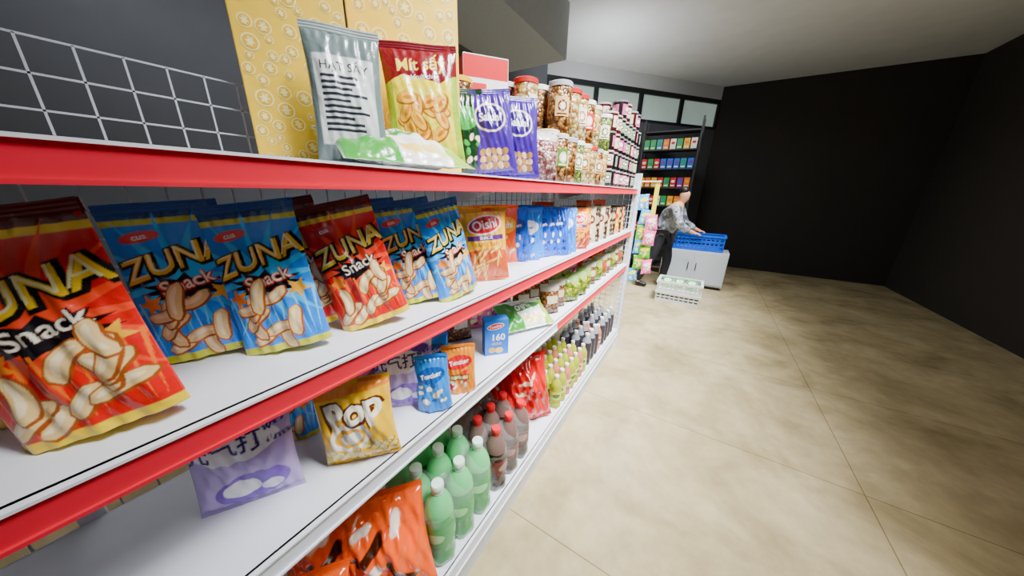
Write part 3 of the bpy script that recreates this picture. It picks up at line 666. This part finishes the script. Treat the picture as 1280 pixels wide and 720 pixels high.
# ------------------------------------------------------------------ counter, crates
cb = MB(); cw = mat('c4ccd4', .4, tag='laminate')
cb.box(-.5, .45, 5.75, 6.2, .05, .62, cw); cb.box(-.47, .42, 5.78, 6.18, 0, .05, dkm)
ct = bpy.data.objects.new('cabinet', cb.mesh('cab', False)); COL.objects.link(ct); ct['label'] = 'low pale grey cabinet standing on the floor'; ct['category'] = 'cabinet'
for k in range(2):
    d = MB(); x0 = -.49+.475*k; d.box(x0, x0+.455, 5.735, 5.749, .08, .6, cw); dd = obj('door', d.mesh('d', False), ct)
    hh = MB(); hx = x0+.40 if k == 0 else x0+.04; hh.box(hx, hx+.012, 5.715, 5.735, .3, .42, dkm); obj('handle', hh.mesh('h', False), dd, label='dark handle')
def crate(name, cx, cy, z, lx, ly, h, m, label, rows=3):
    b = MB(); w = .02
    b.box(-lx/2, lx/2, -ly/2, ly/2, 0, .02, m)
    for (x0, x1, y0, y1, horiz) in ((-lx/2, lx/2, -ly/2, -ly/2+w, 0), (-lx/2, lx/2, ly/2-w, ly/2, 0), (-lx/2, -lx/2+w, -ly/2+w, ly/2-w, 1), (lx/2-w, lx/2, -ly/2+w, ly/2-w, 1)):
        for i in range(rows+1):
            zz = .02+(h-.06)*i/rows; b.box(x0, x1, y0, y1, zz, zz+.02, m)
        L = (x1-x0) if not horiz else (y1-y0); n = max(3, int(L/.06))
        for i in range(n+1):
            if not horiz: px = x0+.008+(L-.016)*i/n; b.box(px-.008, px+.008, y0+.003, y1-.003, .02, h-.02, m)
            else: py = y0+.008+(L-.016)*i/n; b.box(x0+.003, x1-.003, py-.008, py+.008, .02, h-.02, m)
    b.box(-lx/2-.012, lx/2+.012, -ly/2-.012, -ly/2+w, h-.03, h, m); b.box(-lx/2-.012, lx/2+.012, ly/2-w, ly/2+.012, h-.03, h, m)
    b.box(-lx/2-.012, -lx/2+w, -ly/2+w, ly/2-w, h-.03, h, m); b.box(lx/2-w, lx/2+.012, -ly/2+w, ly/2-w, h-.03, h, m)
    return obj(name, b.mesh('crate', False), loc=(cx, cy, z), label=label, category='crate')
crate('plastic_crate', -.02, 5.95, .62, .75, .36, .26, mat('0f5ad8', .4, tag='plastic'), 'blue plastic crate resting on the pale cabinet')
wc = mat('d8dcd8', .4, tag='plastic')
crate('plastic_crate', -.12, 4.85, 0, .56, .38, .15, wc, 'white slatted plastic crate on the concrete floor', 2)
crate('plastic_crate', -.12, 4.85, .152, .56, .38, .15, wc, 'white slatted plastic crate stacked on another crate', 2)
for i in range(3): place('gw', -.28+.16*i, 4.80, .185, 5, 50, 0, s=.8, group='bags in the white crate')

# ------------------------------------------------------------------ person
def skin(name, pts, edges, parent, m, rootv=0, sub=2, label=None):
    me = bpy.data.meshes.new(name); me.from_pydata([p[:3] for p in pts], edges, []); me.materials.append(m)
    o = bpy.data.objects.new(name, me); COL.objects.link(o)
    if parent: o.parent = parent
    md = o.modifiers.new('Skin', 'SKIN'); md.use_smooth_shade = True
    for i, p in enumerate(pts):
        sv = me.skin_vertices[0].data[i]; rr = p[3]; sv.radius = (rr, p[4] if len(p) > 4 else rr); sv.use_root = (i == rootv)
    s = o.modifiers.new('Sub', 'SUBSURF'); s.levels = s.render_levels = sub
    if label: o['label'] = label
    return o
SK = mat('c08a68', .55, tag='skin'); JK = beads(['4a4e58', '8a8e98', 'b8bcc4'], 22, 'jacket', .7); TR = mat('1a1a22', .8, tag='trousers'); SH = mat('0c0c0e', .4, tag='shoe'); HR = mat('0e0b0a', .5, 0, 0, .5, 60, 1, 'hair')
pts = [(-.52, 5.35, .88, .13, .15), (-.49, 5.35, 1.02, .12, .15), (-.42, 5.35, 1.18, .13, .16), (-.37, 5.35, 1.30, .10, .15), (-.34, 5.35, 1.37, .05), (-.315, 5.35, 1.43, .07, .075), (-.305, 5.35, 1.50, .088, .08), (-.305, 5.35, 1.56, .07, .065),
       (-.54, 5.25, .84, .09), (-.62, 5.24, .48, .06), (-.78, 5.27, .09, .04), (-.72, 5.27, .05, .035),
       (-.47, 5.45, .84, .09), (-.39, 5.46, .48, .06), (-.42, 5.45, .09, .04), (-.34, 5.45, .05, .035),
       (-.38, 5.17, 1.30, .055), (-.29, 5.12, 1.06, .042), (-.15, 5.22, .98, .03), (-.09, 5.25, .96, .03),
       (-.36, 5.53, 1.30, .055), (-.25, 5.60, 1.06, .042), (-.09, 5.66, .98, .03), (-.04, 5.68, .96, .03)]
E = [(0, 1), (1, 2), (2, 3), (3, 4), (4, 5), (5, 6), (6, 7), (0, 8), (8, 9), (9, 10), (10, 11), (0, 12), (12, 13), (13, 14), (14, 15), (3, 16), (16, 17), (17, 18), (18, 19), (3, 20), (20, 21), (21, 22), (22, 23)]
for hx, hy, hz in ((-.09, 5.25, .96), (-.04, 5.68, .96)):
    base = 19 if hy < 5.5 else 23
    for k, (dy, L) in enumerate(((-.03, .05), (-.012, .062), (.006, .066), (.024, .058))):
        i = len(pts); pts += [(hx+.035, hy+dy, hz-.005, .009), (hx+.035+L*.6, hy+dy, hz-.015, .008), (hx+.035+L, hy+dy, hz-.035, .007)]; E += [(base, i), (i, i+1), (i+1, i+2)]
    i = len(pts); pts += [(hx+.01, hy-.045, hz-.005, .009), (hx+.035, hy-.065, hz-.015, .008)]; E += [(base, i), (i, i+1)]
body = skin('person', pts, E, None, SK); body['label'] = 'person in grey patterned jacket and dark trousers leaning over crate'; body['category'] = 'person'
def grow(idx, k): return [tuple(pts[i][:3])+tuple(r*1.0+k for r in pts[i][3:]) for i in idx]
J = grow([1, 2, 3, 16, 17, 18, 20, 21, 22], .028); J.insert(0, (-.53, 5.35, .92, .16, .18))
skin('jacket', J, [(0, 1), (1, 2), (2, 3), (3, 4), (4, 5), (5, 6), (3, 7), (7, 8), (8, 9)], body, JK)
skin('trousers', grow([0, 8, 9, 10, 12, 13, 14], .015), [(0, 1), (1, 2), (2, 3), (0, 4), (4, 5), (5, 6)], body, TR)
for sx, sy in ((-.80, 5.27), (-.44, 5.45)):
    skin('shoe', [(sx, sy, .055, .045, .05), (sx+.08, sy, .05, .045, .045), (sx+.19, sy, .035, .04, .032)], [(0, 1), (1, 2)], body, SH)
skin('hair', [(-.33, 5.35, 1.50, .085, .085), (-.315, 5.35, 1.58, .088, .07), (-.28, 5.35, 1.60, .06, .04)], [(0, 1), (1, 2)], body, HR)
for dy in (-.03, .03):
    m = MB(); m.lathe([(.002, -.009), (.009, 0), (.002, .009)], mat('0a0808', .3, tag='eye'), 8); obj('eye', m.mesh('eye'), body, (-.225, 5.35+dy, 1.505))

# ------------------------------------------------------------------ lights: added area lamps, no fixtures
def area(name, loc, tgt, sx, sy, power, col=(.95, .97, 1), spread=180):
    l = bpy.data.lights.new(name, 'AREA'); l.shape = 'RECTANGLE'; l.size = sx; l.size_y = sy; l.energy = power; l.color = col; l.spread = radians(spread)
    o = bpy.data.objects.new(name, l); COL.objects.link(o); o.location = loc
    o.rotation_euler = (Vector(tgt)-Vector(loc)).to_track_quat('-Z', 'Y').to_euler(); return o
for i, (y, p) in enumerate(((.65, 40), (1.6, 50), (2.8, 56), (4.2, 56))):
    area('added_lamp', (.45, y, ZC-.25), (-.75, y+.75, .5), .3, .9, p, spread=74)  # added lamps with narrow beams, aimed to light the shelves and leave the sides dim
area('added_lamp', (.9, .9, ZC-.25), (-.6, 1.3, .3), .8, .8, 22, spread=80)  # extra fill added to brighten the lower shelves
area('added_lamp', (-.6, 4.9, ZC-.1), (-.6, 5.4, 0), .3, .6, 46, spread=150)  # added to brighten the far end of the store
area('added_lamp', (-1.5, 4.6, 2.6), (-1.6, 5.2, 3.4), .2, .8, 16, spread=170)  # added uplight that brightens the partition and its windows
area('added_lamp', (-1.7, 1.2, 2.9), (-1.5, 1.6, 0), .3, 2.4, 18, spread=170)  # added area lamp over the space behind the shelving
w = bpy.data.worlds.new('w'); SC.world = w; w.use_nodes = True; w.node_tree.nodes['Background'].inputs[0].default_value = (.75, .8, .9, 1); w.node_tree.nodes['Background'].inputs[1].default_value = .25

# ------------------------------------------------------------------ camera
yaw, pit, rol = .5586, .3184, -.0246
cy, sy = cos(yaw), sin(yaw); cp, sp = cos(pit), sin(pit)
fwd = Vector((-sy*cp, cy*cp, -sp)); right = Vector((cy, sy, 0)); down = fwd.cross(right)
r2 = right*cos(rol)+down*sin(rol); d2 = -right*sin(rol)+down*cos(rol)
cam = bpy.data.cameras.new('camera'); cam.sensor_width = 36; cam.lens = 36*370/1280; cam.clip_start = .02
co = bpy.data.objects.new('camera', cam); COL.objects.link(co)
M = Matrix.Identity(4)
for i in range(3): M[i][0] = r2[i]; M[i][1] = -d2[i]; M[i][2] = -fwd[i]
M[2][3] = 1.5
co.matrix_world = M; SC.camera = co
